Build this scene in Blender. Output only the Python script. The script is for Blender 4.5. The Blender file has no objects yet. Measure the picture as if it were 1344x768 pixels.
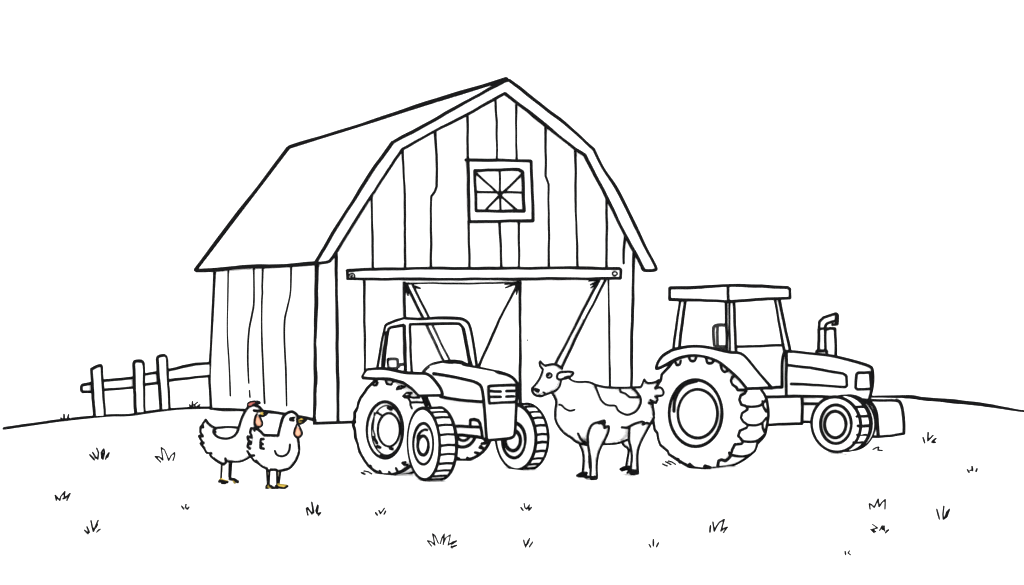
import bpy, math, random
import numpy as np
from mathutils import Vector

# ------------------------------------------------------------------ camera, sky, sun, exposure
sc = bpy.context.scene
col = sc.collection
FPX, CX, HY, EYE = 2200.0, 672.0, 411.0, 2.17      # focal length and horizon in photo pixels, eye height in metres
cam_d = bpy.data.cameras.new('camera')
cam = bpy.data.objects.new('camera', cam_d); col.objects.link(cam)
cam.location = (0, 0, EYE); cam.rotation_euler = (math.pi / 2, 0, 0)
cam_d.sensor_width = 36; cam_d.lens = FPX / 1344 * 36
cam_d.shift_y = (HY - 384) / 1344
cam_d.clip_start = 0.1; cam_d.clip_end = 20000
sc.camera = cam
w = bpy.data.worlds.new('World'); sc.world = w; w.use_nodes = True
bg = w.node_tree.nodes['Background']
bg.inputs['Color'].default_value = (1, 1, 1, 1); bg.inputs['Strength'].default_value = 1.0     # closed white overcast
sd = bpy.data.lights.new('sun', 'SUN'); sd.energy = 0.5; sd.angle = math.radians(90); sd.color = (1, .99, .98)
sun = bpy.data.objects.new('sun', sd); col.objects.link(sun)
sun.rotation_euler = (math.radians(52), 0, math.radians(-12))
sc.view_settings.view_transform = 'Standard'; sc.view_settings.look = 'None'
sc.view_settings.gamma = 1; sc.view_settings.exposure = 1.05
sc.cycles.max_bounces = 28; sc.cycles.diffuse_bounces = 24; sc.cycles.transparent_max_bounces = 16
sc.cycles.use_denoising = True

rnd = random.Random(7)

# ------------------------------------------------------------------ materials
def diffuse(name, c, var=0.0):
    m = bpy.data.materials.new(name); m.use_nodes = True
    nt = m.node_tree; nt.nodes.clear()
    out = nt.nodes.new('ShaderNodeOutputMaterial'); d = nt.nodes.new('ShaderNodeBsdfDiffuse')
    d.inputs['Roughness'].default_value = .3
    if var:
        n = nt.nodes.new('ShaderNodeTexNoise'); n.inputs['Scale'].default_value = 9
        r = nt.nodes.new('ShaderNodeMixRGB')
        r.inputs[1].default_value = (*c, 1); r.inputs[2].default_value = (*[min(1, x * (1 - var)) for x in c], 1)
        nt.links.new(n.outputs['Fac'], r.inputs[0]); nt.links.new(r.outputs[0], d.inputs['Color'])
    else:
        d.inputs['Color'].default_value = (*c, 1)
    nt.links.new(d.outputs[0], out.inputs[0]); return m
WHITE = diffuse('white_paint', (.975, .975, .975), .003)
INK = diffuse('black_ink', (.006, .006, .0065), .1)
RED = diffuse('comb_red', (.50, .13, .11), .25)
PEACH = diffuse('wattle_peach', (.70, .34, .22), .12)
YELLOW = diffuse('beak_yellow', (.62, .43, .07), .2)
CREAM = diffuse('shank_cream', (.85, .80, .58), .1)
OLIVE = diffuse('foot_olive', (.30, .22, .03), .3)
def glass_mat():
    m = bpy.data.materials.new('clear_glass'); m.use_nodes = True
    nt = m.node_tree; nt.nodes.clear()
    out = nt.nodes.new('ShaderNodeOutputMaterial'); t = nt.nodes.new('ShaderNodeBsdfTransparent')
    g = nt.nodes.new('ShaderNodeBsdfGlossy'); g.inputs['Roughness'].default_value = .02
    mx = nt.nodes.new('ShaderNodeMixShader'); mx.inputs[0].default_value = .02
    nt.links.new(t.outputs[0], mx.inputs[1]); nt.links.new(g.outputs[0], mx.inputs[2]); nt.links.new(mx.outputs[0], out.inputs[0])
    return m
GLASS = glass_mat()

# ------------------------------------------------------------------ geometry helpers
def P(px, py, D): return Vector(((px - CX) * D / FPX, D, EYE + (HY - py) * D / FPX))
def ray(px, py): return Vector(((px - CX) / FPX, 1.0, (HY - py) / FPX))
def pxr(p): return Vector((p.x, p.y, 0)).normalized()          # horizontal sight line, away from the viewer
def Z(ox, oy, s, *pts): return [(ox + x / s, oy + y / s) for x, y in pts]
EYEV = Vector((0, 0, EYE))
class Plane:
    def __init__(s, o, n): s.o = Vector(o); s.n = Vector(n).normalized()
    def __call__(s, px, py):
        d = ray(px, py); t = (s.o - EYEV).dot(s.n) / d.dot(s.n); return EYEV + d * t
    def shift(s, k): return Plane(s.o + s.n * k, s.n)
def vplane(px0, D0, dirxy):
    d = Vector((dirxy[0], dirxy[1], 0)).normalized(); n = Vector((d.y, -d.x, 0))
    if n.y > 0: n = -n
    return Plane(P(px0, HY, D0), n)                            # vertical plane whose normal looks at the viewer
def ell(cx, cy, rx, ry, a0=0, a1=360, n=48, tilt=0):
    out = []
    for i in range(n + 1):
        a = math.radians(a0 + (a1 - a0) * i / n); x = rx * math.cos(a); y = -ry * math.sin(a)
        t = math.radians(tilt); out.append((cx + x * math.cos(t) - y * math.sin(t), cy + x * math.sin(t) + y * math.cos(t)))
    return out
def catmull(p, k=5, closed=False):
    if len(p) < 3: return list(p)
    q = ([p[-1]] + list(p) + [p[0], p[1]]) if closed else ([p[0]] + list(p) + [p[-1]])
    out = []
    for i in range(1, len(q) - 2):
        a, b, c, d = q[i - 1], q[i], q[i + 1], q[i + 2]
        for j in range(k):
            t = j / k
            out.append(tuple(.5 * ((2 * b[m]) + (-a[m] + c[m]) * t + (2 * a[m] - 5 * b[m] + 4 * c[m] - d[m]) * t * t + (-a[m] + 3 * b[m] - 3 * c[m] + d[m]) * t ** 3) for m in range(2)))
    out.append(q[-2]); return out

class MB:
    def __init__(s): s.v = []; s.f = []; s.m = []; s.mats = [WHITE, INK]; s.smooth = []
    def mi(s, mat):
        if mat not in s.mats: s.mats.append(mat)
        return s.mats.index(mat)
    def add(s, vs, fs, mat=None, smooth=False):
        b = len(s.v); s.v += [Vector(x) for x in vs]; k = s.mi(mat or WHITE)
        for f in fs: s.f.append([b + i for i in f]); s.m.append(k); s.smooth.append(smooth)
    def prism(s, pts, ext, mat=None):
        n = len(pts); pts = [Vector(p) for p in pts]
        e = ext if isinstance(ext, (list, tuple)) else [ext] * n
        vs = pts + [p + x for p, x in zip(pts, e)]
        s.add(vs, [list(range(n)), list(range(2 * n - 1, n - 1, -1))] + [[i, (i + 1) % n, n + (i + 1) % n, n + i] for i in range(n)], mat)
    def slab(s, S, poly, depth, mat=None):                     # outlined piece with real depth behind it
        pts = [S(*p) for p in poly]
        s.prism(pts, [ (p - EYEV).normalized() * depth for p in pts], mat)
    def strip(s, S, a, b, depth, mat=None):                    # closed band between two edge lines
        n = len(a); A = [S(*p) for p in a]; B = [S(*p) for p in b]
        back = lambda L: [p + (p - EYEV).normalized() * depth for p in L]
        vs = A + B + back(A) + back(B); fs = []
        for i in range(n - 1):
            fs += [[i, i + 1, n + i + 1, n + i], [2*n+i, 3*n+i, 3*n+i+1, 2*n+i+1], [i, 2*n+i, 2*n+i+1, i+1], [n+i, n+i+1, 3*n+i+1, 3*n+i]]
        fs += [[0, n, 3*n, 2*n], [n-1, 3*n-1, 4*n-1, 2*n-1]]
        s.add(vs, fs, mat)
    def tube(s, pts, rad, mat=None, sides=7):
        P_ = [pts[0]]; R_ = [rad[0]]
        for p, r in zip(pts[1:], rad[1:]):
            if (p - P_[-1]).length > 1e-4: P_.append(p); R_.append(r)
        if len(P_) < 2: return
        n = len(P_); T = []
        for i in range(n):
            t = P_[min(i + 1, n - 1)] - P_[max(i - 1, 0)]
            T.append(t.normalized() if t.length > 1e-9 else (P_[min(i+1,n-1)]-P_[min(i+1,n-1)-1]).normalized())
        up = Vector((0, 0, 1)) if abs(T[0].z) < .9 else Vector((1, 0, 0))
        u = (up - T[0] * up.dot(T[0])).normalized(); vs = []; rings = []
        def ring(c, r, t, u):
            w_ = t.cross(u); b = len(vs)
            for k in range(sides):
                a = 2 * math.pi * k / sides; vs.append(c + u * (r * math.cos(a)) + w_ * (r * math.sin(a)))
            rings.append(b)
        ring(P_[0] - T[0] * R_[0] * .7, R_[0] * .55, T[0], u)
        for i in range(n):
            u2 = u - T[i] * u.dot(T[i]); u = u2.normalized() if u2.length > 1e-6 else T[i].orthogonal().normalized()
            ring(P_[i], R_[i], T[i], u)
        ring(P_[-1] + T[-1] * R_[-1] * .7, R_[-1] * .55, T[-1], u)
        fs = []
        for a, b in zip(rings, rings[1:]):
            for k in range(sides): fs.append([a + k, a + (k + 1) % sides, b + (k + 1) % sides, b + k])
        fs += [[rings[0] + k for k in range(sides)][::-1], [rings[-1] + k for k in range(sides)]]
        s.add(vs, fs, mat or INK, True)
    def ink3(s, pts, w_=3.2, mat=None, var=.10, taper=0):
        n = len(pts); w_ = w_ * 1.04 + 1.1; ph = rnd.random() * 9; r = []; acc = 0
        for i, p in enumerate(pts):
            if i: acc += (p - pts[i - 1]).length
            k = 1 + var * (math.sin(acc * 2.3 + ph) * .6 + math.sin(acc * 5.7 + 2 * ph) * .4)
            if taper: k *= 1 - taper * abs(2 * i / (n - 1) - 1) ** 2
            r.append(w_ / 2 * p.y / FPX * k)
        # split where the pen turns sharply so that joins stay full width
        st = 0
        for i in range(1, n):
            if i == n - 1:
                s.tube(pts[st:i + 1], r[st:i + 1], mat)
            else:
                a = pts[i] - pts[i - 1]; b = pts[i + 1] - pts[i]
                if a.length > 1e-5 and b.length > 1e-5 and a.angle(b) > .6:
                    s.tube(pts[st:i + 1], r[st:i + 1], mat); st = i
    def ink(s, S, pts, w_=3.2, smooth=False, closed=False, mat=None, wob=.3, taper=0):
        if smooth: q = catmull(pts, 5, closed)
        else: q = list(pts) + ([pts[0]] if closed else [])
        if closed and smooth: q = q[:-1] + [q[0]] if q[-1] != q[0] else q
        out = []; ph = rnd.random() * 9; acc = 0
        for i in range(len(q) - 1):
            (x0, y0), (x1, y1) = q[i], q[i + 1]; L = math.hypot(x1 - x0, y1 - y0); k = max(4 if taper else 1, int(L / 7))
            for j in range(k):
                t = j / k; a = acc + L * t
                n_ = 0 if (L < 7 or j == 0) else wob * (math.sin(a * .07 + ph) + .6 * math.sin(a * .19 + 2 * ph)) * math.sin(math.pi * t) ** .5
                out.append((x0 + (x1 - x0) * t - (y1 - y0) / max(L, .01) * n_, y0 + (y1 - y0) * t + (x1 - x0) / max(L, .01) * n_))
            acc += L
        out.append(q[-1])
        s.ink3([S(*p) for p in out], w_, mat, taper=taper)
    def build(s, name, parent=None, label=None, origin=None):
        o0 = Vector(origin) if origin is not None else (Vector(parent['o']) if parent is not None and 'o' in parent.keys() else Vector((0, 0, 0)))
        me = bpy.data.meshes.new(name); me.from_pydata([tuple(x - o0) for x in s.v], [], s.f)
        for m in s.mats: me.materials.append(m)
        me.polygons.foreach_set('material_index', s.m); me.polygons.foreach_set('use_smooth', s.smooth); me.update()
        o = bpy.data.objects.new(name, me); col.objects.link(o)
        if parent is not None: o.parent = parent
        else: o.location = o0
        ORI[o.name] = tuple(o0)
        if label: o['label'] = label
        return o
ORI = {}
def build(mb, name, parent=None, label=None, origin=None):
    if parent is not None: origin = ORI[parent.name]
    return mb.build(name, parent, label, origin)
def thing(name, loc, label, cat, group=None):
    o = bpy.data.objects.new(name, None); col.objects.link(o); o.location = loc; o.empty_display_size = .3
    o['label'] = label; o['category'] = cat
    if group: o['group'] = group
    ORI[o.name] = tuple(loc); return o

# wheel frame: axis a points away from the viewer, disc centre c
class Wheel:
    def __init__(s, px, py, D, R_px, nx, ny, W):
        s.c = P(px, py, D); s.a = Vector((-nx, -ny, 0)).normalized(); s.R = R_px * D / FPX; s.W = W
        s.disc = Plane(s.c, -s.a); s.u = Vector((s.a.y, -s.a.x, 0))
    def pt(s, ang, r, k=0): return s.c + s.a * k + s.u * (r * math.cos(ang)) + Vector((0, 0, r * math.sin(ang)))
    def face(s, px, py): return s.disc(px, py)
    def surf(s, px, py):                                       # disc inside the rim, tread outside it
        q = s.disc(px, py)
        if (q - s.c).length < s.R * .985: return q
        d = ray(px, py); o = EYEV - s.c
        dp = d - s.a * d.dot(s.a); op = o - s.a * o.dot(s.a)
        A = dp.dot(dp); B = 2 * dp.dot(op); C = op.dot(op) - s.R ** 2; k = B * B - 4 * A * C
        t = (-B - math.sqrt(k)) / (2 * A) if k > 0 else -B / (2 * A)
        return EYEV + d * t
    def lathe(s, mb, prof, n=56, mat=None):                    # prof: (radius factor, offset along the axis)
        vs = []; fs = []; m = len(prof)
        for i in range(n):
            for r, k in prof: vs.append(s.pt(2 * math.pi * i / n, r * s.R, k))
        for i in range(n):
            for j in range(m - 1):
                a = i * m + j; b = ((i + 1) % n) * m + j; fs.append([a, b, b + 1, a + 1])
        mb.add(vs, fs, mat)
    def circle(s, r, k, a0=0, a1=2 * math.pi, n=64, bump=0, nb=0):
        out = []
        for i in range(n + 1):
            a = a0 + (a1 - a0) * i / n; rr = r * s.R
            if bump: rr *= 1 + bump * (((a * nb / (2 * math.pi)) % 1) - .5)
            out.append(s.pt(a, rr, k))
        return out

# ------------------------------------------------------------------ ground
crestL = Z(0, 340, 2.743, (15, 615), (100, 602), (200, 588), (335, 573), (400, 568), (460, 567), (520, 558), (600, 547), (700, 541), (822, 541)) + [(321, 538.2), (346, 540), (366, 542), (397, 547.5), (413, 551)]
crestR = [(1143.5, 522.3), (1165, 522.2), (1192, 522), (1203, 523), (1215, 525.2), (1245, 527.5), (1270, 530), (1290, 532.3), (1310, 536), (1334, 540), (1346, 541.5)]
def flat(px, py): return P(px, py, EYE * FPX / (py - HY))
cpts = [flat(*p) for p in Z(0, 340, 2.743, (15, 615), (100, 602), (200, 588), (335, 573), (460, 567), (600, 547), (700, 541))]
MF = Vector((.98, -.18, 0)); ML = Vector((.18, .98, 0)); MC = Vector((4.40, 23.2, 0)); MH = .247
kx = [-4000, -14] + [p.x for p in cpts] + [-4.5, 9.1, 10.2, 11.2, 16, 4000]
ky = [27, 28] + [p.y for p in cpts] + [47, 43.3, 41, 36.5, 33, 33]
def gz(x, y):
    c = float(np.interp(x, kx, ky)); t = min(1, max(0, (y - c) / 25)); z = -1.6 * t * t * (3 - 2 * t)
    d = Vector((x, y, 0)) - MC; f = d.dot(MF); l = d.dot(ML)
    if abs(f) < 4 and abs(l) < 6: z += MH * math.exp(-(f / .62) ** 2 - (l / 1.1) ** 2)
    return z
def G(px, py):                                                 # the point of the ground seen at a photo pixel
    d = ray(px, py); t = 4.0
    while t < 90:
        p = EYEV + d * t
        if p.z <= gz(p.x, p.y): return Vector((p.x, p.y, gz(p.x, p.y)))
        t += .03
    return flat(px, py)
g = MB()
xs = [-4000, -1200, -400, -150, -70, -40, -28] + [-20 + .5 * i for i in range(47)] + [3.5 + .2 * i for i in range(21)] + [8 + .5 * i for i in range(25)] + [24, 34, 60, 150, 400, 1200, 4000]
ys = [-300, -60, -10, 0, 5, 9] + [12 + .8 * i for i in range(11)] + [20.6 + .2 * i for i in range(28)] + [26.5 + .7 * i for i in range(70)] + [80, 120, 250, 700, 2000, 6000]
xs = sorted(set(round(x, 3) for x in xs)); ys = sorted(set(round(y, 3) for y in ys))
vs = [(x, y, gz(x, y)) for y in ys for x in xs]; nx = len(xs)
g.add(vs, [[j * nx + i, j * nx + i + 1, (j + 1) * nx + i + 1, (j + 1) * nx + i] for j in range(len(ys) - 1) for i in range(nx - 1)], None, True)
g.ink(lambda x, y: flat(x, y) + Vector((0, 0, .02)), crestL[:10], 4.2, smooth=True)
g.ink(lambda x, y: flat(x, y) + Vector((0, 0, .02)), crestR, 5.2, smooth=True, taper=.35)
o = build(g, 'ground'); o['kind'] = 'structure'; o['label'] = 'plain white farmyard ground with a dark line along its crest'

# ------------------------------------------------------------------ barn
UF = Vector((1, .578, 0)).normalized(); US = Vector((-.578, 1, 0)).normalized(); NF = Vector((UF.y, -UF.x, 0)); ZV = Vector((0, 0, 1))
C0 = P(415, 411, 32.5); C0.z = 0
front = Plane(C0, NF); side = Plane(C0, -UF)
barn = thing('barn', (front(640, 550).x, 35.5, 0), 'white plank barn with gambrel roof and sliding doors behind the tractors', 'barn')
fb = lambda t: front(*t)
def bw(w_, t, z): return C0 + UF * w_ + US * t + ZV * z
def wt(p): d = p - C0; return d.dot(UF)
W_B = wt(front(830, 508)); T_B = (side(277, 500) - C0).dot(US); HB = side(416, 349).z
wl = MB()                                                       # gable wall with planks
gab = [bw(0.02, 0, 0), bw(W_B, 0, 0), front(831, 335), front(768, 206), front(662, 124), front(529, 197), front(446, 330), bw(.02, 0, HB - .05)]
wl.prism(gab, US * .15)
oF = front.shift(.006)
for q, w_ in [([(441, 331), (442, 400), (443.8, 560)], 3.8), ([(488, 256), (488.5, 300), (489.3, 353)], 2.6),
          ([(528.5, 197), (531, 250), (531.5, 300), (531.5, 351)], 2.8), ([(571, 171), (573, 205), (573, 245), (570.5, 252), (566, 258), (565.5, 270), (565.5, 351)], 2.9),
          ([(613.3, 148), (614, 210)], 2.8), ([(615, 290), (616, 351)], 2.8), ([(650, 130), (652, 160), (652, 210)], 2.6), ([(677.3, 138), (678, 210)], 2.6),
          ([(655.5, 291), (658, 351)], 2.8), ([(681, 291), (681, 351)], 2.8), ([(716, 168), (716, 231), (720, 242), (720.3, 351)], 2.7),
          ([(755, 196), (755.5, 270), (758, 351)], 2.8), ([(796, 257), (796, 351)], 2.8), ([(820.6, 310), (818.5, 328), (818.5, 346)], 3),
          ([(478, 368), (479, 495)], 2.8), ([(798, 367), (799.5, 440), (800.5, 520)], 3), ([(832, 332), (831, 370), (829, 450), (828.5, 520)], 3.8)]:
    wl.ink(oF, q, w_)
wl.ink3([bw(x, -.006, .03) for x in (0, .3, .6, .95)], 3.8)
wl.ink(oF, [(663, 124), (692, 145), (716, 164), (757, 196), (768, 205)], 5.5, taper=.5)
build(wl, 'front_wall', barn)
sw = MB()
sw.prism([bw(0, 0.003, 0), bw(0, T_B, 0), bw(0, T_B, HB), bw(0, .003, HB)], UF * .015)
oS = side.shift(.006)
for q, w_ in [(Z(260, 330, 3.2, (72, 85), (65, 230), (57, 380), (50, 520), (53, 590), (57, 660)), 4.6), (Z(260, 330, 3.2, (128, 85), (126, 200), (124, 340), (132, 480), (137, 606)), 2.6),
          (Z(260, 330, 3.2, (235, 75), (236, 210), (227, 270), (215, 335), (210, 440), (214, 553)), 3.2), (Z(260, 330, 3.2, (217, 585), (219, 612)), 2.6),
          (Z(260, 330, 3.2, (273, 72), (268, 300), (274, 480), (281, 638)), 3.2), (Z(260, 330, 3.2, (392, 64), (391, 130), (388, 180), (375, 240), (365, 290), (364, 380), (370, 500), (373, 648)), 3.2)]:
    sw.ink(oS, q, w_, smooth=True)
sw.ink(oS, Z(260, 330, 3.2, (499, 52), (493, 300), (491, 735)), 4.8)
sw.ink(oS, [(277, 537.4), (300, 537.6), (321, 538.4), (346, 540), (366, 542.2), (397, 547.5), (414, 551.5)], 3.4, smooth=True)
build(sw, 'side_wall', barn)
rw = MB()
rw.prism([bw(W_B, .16, 0), bw(W_B, T_B - .16, 0), bw(W_B, T_B - .16, HB), bw(W_B, .16, HB)], -UF * .15)
rw.ink3([bw(W_B, T_B, 0), bw(W_B, T_B, HB)], 3.6)
build(rw, 'side_wall', barn)
bk = MB()
bk.prism([bw(.02, T_B, 0), bw(W_B, T_B, 0), bw(W_B, T_B, HB + .2), bw(W_B - 1.4, T_B, 5.4), bw(1.4, T_B, 5.4), bw(.02, T_B, HB + .2)], -US * .15)
build(bk, 'back_wall', barn)

# roof
fo = front.shift(.32)                                           # plane of the bargeboards
eL, bL, pk, bR, eR = fo(415, 345.5), fo(516, 187), fo(664.5, 106), fo(777, 195), fo(859, 352)
Tr = None
d = ray(258, 0); # back end of the left eave along the side direction
hd = Vector(((258 - CX) / FPX, 1, 0)); det = US.x * hd.y - US.y * hd.x
tb = -(eL.x * hd.y - eL.y * hd.x) / det
eLb = eL + US * tb; eLb.z = P(258, 355.5, eLb.y).z
hd = Vector(((380 - CX) / FPX, 1, 0)); det = US.x * hd.y - US.y * hd.x
t2 = -(bL.x * hd.y - bL.y * hd.x) / det
bLb = bL + US * t2; bLb.z = P(380, 195.5, bLb.y).z
bRb = bR + US * (tb * .98); bRb.z = bLb.z; eRb = eR + US * tb
rf = MB(); th = ZV * .14
V = [eL, bL, pk, bR, eR, eRb, bRb, bLb, eLb]
top = [[0, 1, 7, 8], [1, 2, 7], [2, 6, 7], [2, 3, 6], [3, 4, 5, 6]]
Vi = [eL - th * .1, bL - th, pk - th, bR - th, eR - th * .1, eRb - th * .1, bRb - th, bLb - th, eLb - th * .1]
n = 9; rim = [0, 1, 2, 3, 4, 5, 6, 7, 8]
rf.add(V + Vi, top + [[i + n for i in f][::-1] for f in top] + [[i, (i + 1) % n, (i + 1) % n + n, i + n] for i in rim])
def seg(a, b, k=10): return [a.lerp(b, i / k) for i in range(k + 1)]
def wobble(pts, amp):
    ph = rnd.random() * 6; n_ = len(pts)
    return [p + ZV * (amp * math.sin(i / n_ * 9 + ph) * math.sin(math.pi * i / (n_ - 1))) for i, p in enumerate(pts)]
OL = (ZV * .5 - UF * .8) * .035
rf.ink3([p + OL for p in wobble(seg(eLb, bLb, 16), .012)], 5.4); rf.ink3([p + ZV * .035 for p in wobble(seg(bLb, pk, 20), -.025)], 5.6, var=.16); rf.ink3(wobble(seg(eLb, eL, 14), .02), 4.8)
rf.ink3(seg(bRb, pk), 4); rf.ink3(seg(bRb, bLb), 4)
build(rf, 'roof', barn)
# bargeboards along the gable edge
for oa, ob in [([(415, 345.5), (516, 187), (664.5, 106)], [(431, 343), (528, 197), (663, 123)]),
               ([(664.5, 106), (777, 195), (860, 352)], [(663, 123), (768, 204), (848, 355)])]:
    b = MB(); b.strip(fo.shift(.004), oa, ob, .12); build_args = (oa, ob)
    q = fo.shift(.012)
    if oa[0][0] < 500:
        b.ink(q, Z(240, 90, 2.744, (480, 695), (560, 560), (680, 370), (755, 266)) , 4.2); b.ink(q, [(515.5, 187), (560, 163), (615, 132), (640, 118), (664, 105.5)], 4.0)
        b.ink(q, [(663, 122.5), (614, 150), (571, 172), (528, 196)], 3.3); b.ink(q, [(528, 196), (488, 256), (462, 297), (441, 331), (435, 340), (430, 344), (415, 346)], 3.3, smooth=True)
        b.ink(q, [(646, 114.3), (654, 110.2), (662, 106.3)], 3)
    else:
        b.ink(q, Z(500, 90, 2.742, (455, 42), (463, 43), (540, 103), (660, 195), (765, 290)), 4); b.ink(q, Z(500, 90, 2.742, (765, 290), (800, 360), (848, 432), (905, 545), (950, 640), (988, 712), (984, 726), (950, 727), (940, 718)), 4, smooth=True)
        b.ink(q, Z(500, 90, 2.742, (447, 90), (580, 192), (700, 290), (733, 310)), 3.6); b.ink(q, Z(500, 90, 2.742, (733, 310), (808, 455), (880, 600), (945, 722)), 4.0)
    build(b, 'bargeboard', barn)
# window
wf = MB(); wS = front.shift(.05)
outer = [(613.5, 210.5), (697, 212), (699.5, 290.5), (615.5, 291)]; inner = [(622.8, 224), (686, 223.5), (688, 277.2), (624.6, 277)]
wf.strip(wS, outer + outer[:1], inner + inner[:1], .05)
wf.ink(wS, [(611.5, 210), (697, 211.5), (699.5, 290), (616, 291)], 3.8); wf.ink(wS, [(614, 210), (616, 291)], 3.8)
wf.ink(wS, [(622.8, 224), (640, 223.2), (681, 222.6), (686, 225.5), (688, 277.2), (624.6, 277), (622.8, 224)], 3.8)
win = build(wf, 'window', barn)
pn = MB(); pS = front.shift(.02); pn.slab(pS, [(622.5, 223.5), (686.3, 223.5), (688.3, 277.5), (624.3, 277.5)], .01); build(pn, 'pane', win)
mu = MB()
for q, w_ in [([(655.8, 225), (657, 277)], 2.3), ([(624.4, 252), (686.4, 253)], 2.5), ([(624.5, 227), (656, 256), (678.7, 276)], 2.6), ([(686, 228), (657, 255.5), (637.9, 275)], 2.6)]:
    mu.ink(front.shift(.035), q, w_)
mu.ink(front.shift(.035), [(655.5, 255.7), (657.5, 256.3)], 3.2)
build(mu, 'muntin', win)
# sliding doors on a track
def door_leaf(poly, lines, braces):
    dm = MB(); S = front.shift(.05); dm.slab(S, poly, .035)
    for q, w_ in lines: dm.ink(S.shift(.002), q, w_, taper=.25 if len(q) == 2 and abs(q[0][0] - q[1][0]) + abs(q[0][1] - q[1][1]) < 30 else 0)
    dd = build(dm, 'door', barn)
    for a, b_ in braces:
        br = MB(); S2 = front.shift(.09); br.slab(S2, [a[0], a[1], b_[1], b_[0]], .035); br.ink(S2, a, 3); br.ink(S2, b_, 3); build(br, 'brace', dd)
door_leaf([(531, 370.5), (682, 369.5), (682.5, 549.5), (531, 557)],
          [([(530.6, 371), (531, 470)], 3.4), ([(530.6, 372), (600, 372.4), (683, 371.4)], 1.7), ([(682.5, 370), (682.6, 440), (682.8, 532)], 3.6),
           ([(680, 373), (655, 420), (628, 482), (606, 530)], 3.1), ([(531.5, 373), (535.5, 388)], 2.8), ([(533, 373), (551.5, 378.5)], 2.8), ([(532, 373), (541, 373.5)], 2.6),
           (Z(660, 340, 7.906, (20, 265), (160, 235)), 1.8), (Z(660, 340, 7.906, (25, 300), (160, 245)), 1.8), (Z(660, 340, 7.906, (140, 370), (160, 255)), 1.8), (Z(660, 340, 7.906, (130, 280), (170, 245)), 2.6),
           (Z(660, 340, 7.906, (155, 290), (172, 245)), 2.4)],
          [([(534, 374), (618, 546)], [(541.5, 374), (626, 546)])])
door_leaf([(684, 369.5), (797, 368), (799, 545), (685, 549.5)],
          [(Z(660, 340, 7.906, (890, 230), (1000, 212)), 1.7), (Z(660, 340, 7.906, (905, 270), (1000, 218)), 1.7), (Z(660, 340, 7.906, (910, 300), (990, 235)), 1.7), ([(692.3, 446.2), (692.6, 446.9)], 1.8)],
          [([(786.5, 367.5), (760, 418), (721, 494)], [(794.6, 367.5), (768, 419), (731, 495)])])
tr = MB(); tS = front.shift(.14)
tr.slab(tS, [(455.6, 355.3), (500, 353.2), (560, 352), (680, 352.4), (740, 351.6), (814, 352.4), (814.5, 365.5), (740, 365.6), (680, 366.5), (560, 366.3), (456, 366.3)], .07)
tr.ink(tS, [(455.6, 355.3), (500, 353.2), (560, 352.2), (650, 352.4), (740, 351.6), (813, 352.6), (814.8, 354), (814.4, 365.3)], 3.6)
tr.ink(tS, [(814.4, 365.5), (740, 365.8), (690, 366.3), (560, 366.5), (456, 366.2), (455.6, 355.3)], 3.4)
build(tr, 'door_track', barn)
for q in (catmull(Z(440, 340, 9.6, (172, 218), (185, 192), (228, 186), (247, 208), (238, 236), (208, 232), (200, 215), (220, 210)), 4), ell(806.9, 359.2, 3.2, 2.5, n=14)):
    bo = MB(); c = q[len(q) // 2]; bo.prism([tS.shift(.012)(462 + 3 * math.cos(a * 1.047) if c[0] < 600 else 806.9 + 2 * math.cos(a * 1.047), (360.8 if c[0] < 600 else 359.2) + 2.2 * math.sin(a * 1.047)) for a in range(6)], -NF * .01)
    bo.ink(tS.shift(.02), q, 1.3, wob=0); build(bo, 'bolt', barn)

# ------------------------------------------------------------------ fence
fence = thing('fence', (P(190, 0, 36).x, 35.9, 0), 'short wooden fence with three posts and one rail beside the barn', 'fence')
fD = lambda px: float(np.interp(px, [107, 122, 184, 216, 279], [34.3, 34.6, 35.6, 36.6, 37.6]))
def fS(off): return lambda px, py: P(px, py, fD(px) - off)
for q in [Z(0, 340, 2.743, (340, 564), (334, 480), (329, 397), (345, 388), (362, 383), (366, 390), (371, 480), (376.5, 563)),
          Z(0, 340, 2.743, (488, 552), (484, 470), (481, 380), (487, 368), (510, 368), (516, 378), (518, 470), (520, 549)),
          Z(0, 340, 2.743, (579, 541), (573, 450), (566, 360), (572, 350), (594, 348), (600, 360), (604, 450), (609, 538))]:
    p = MB(); p.slab(fS(.1), q, .1); p.ink(fS(.1), q[:3], 3.6); p.ink(fS(.1), q[2:6], 3.6, smooth=True); p.ink(fS(.1), q[5:], 3.6); build(p, 'post', fence)
tp = [(107.5, 505.5), (120, 503), (135.6, 499.7), (175, 495.7), (189, 491.8), (207, 488.7), (220, 486), (240, 481.2), (256, 478), (274.5, 476.8)]
bt = [(108.5, 514.5), (120, 514.6), (135.6, 512), (175, 508.8), (189, 505.2), (207, 503), (220, 500), (240, 497.4), (256, 495.4), (274.5, 493.7)]
r_ = MB(); r_.strip(fS(0), tp, bt, .06); r_.ink(fS(0), tp, 3.3); r_.ink(fS(0), bt, 3.3); r_.ink(fS(0), [(108.5, 505), (106.8, 508), (107.2, 513), (109.4, 514.8)], 3.5, smooth=True)
build(r_, 'rail', fence)

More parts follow.
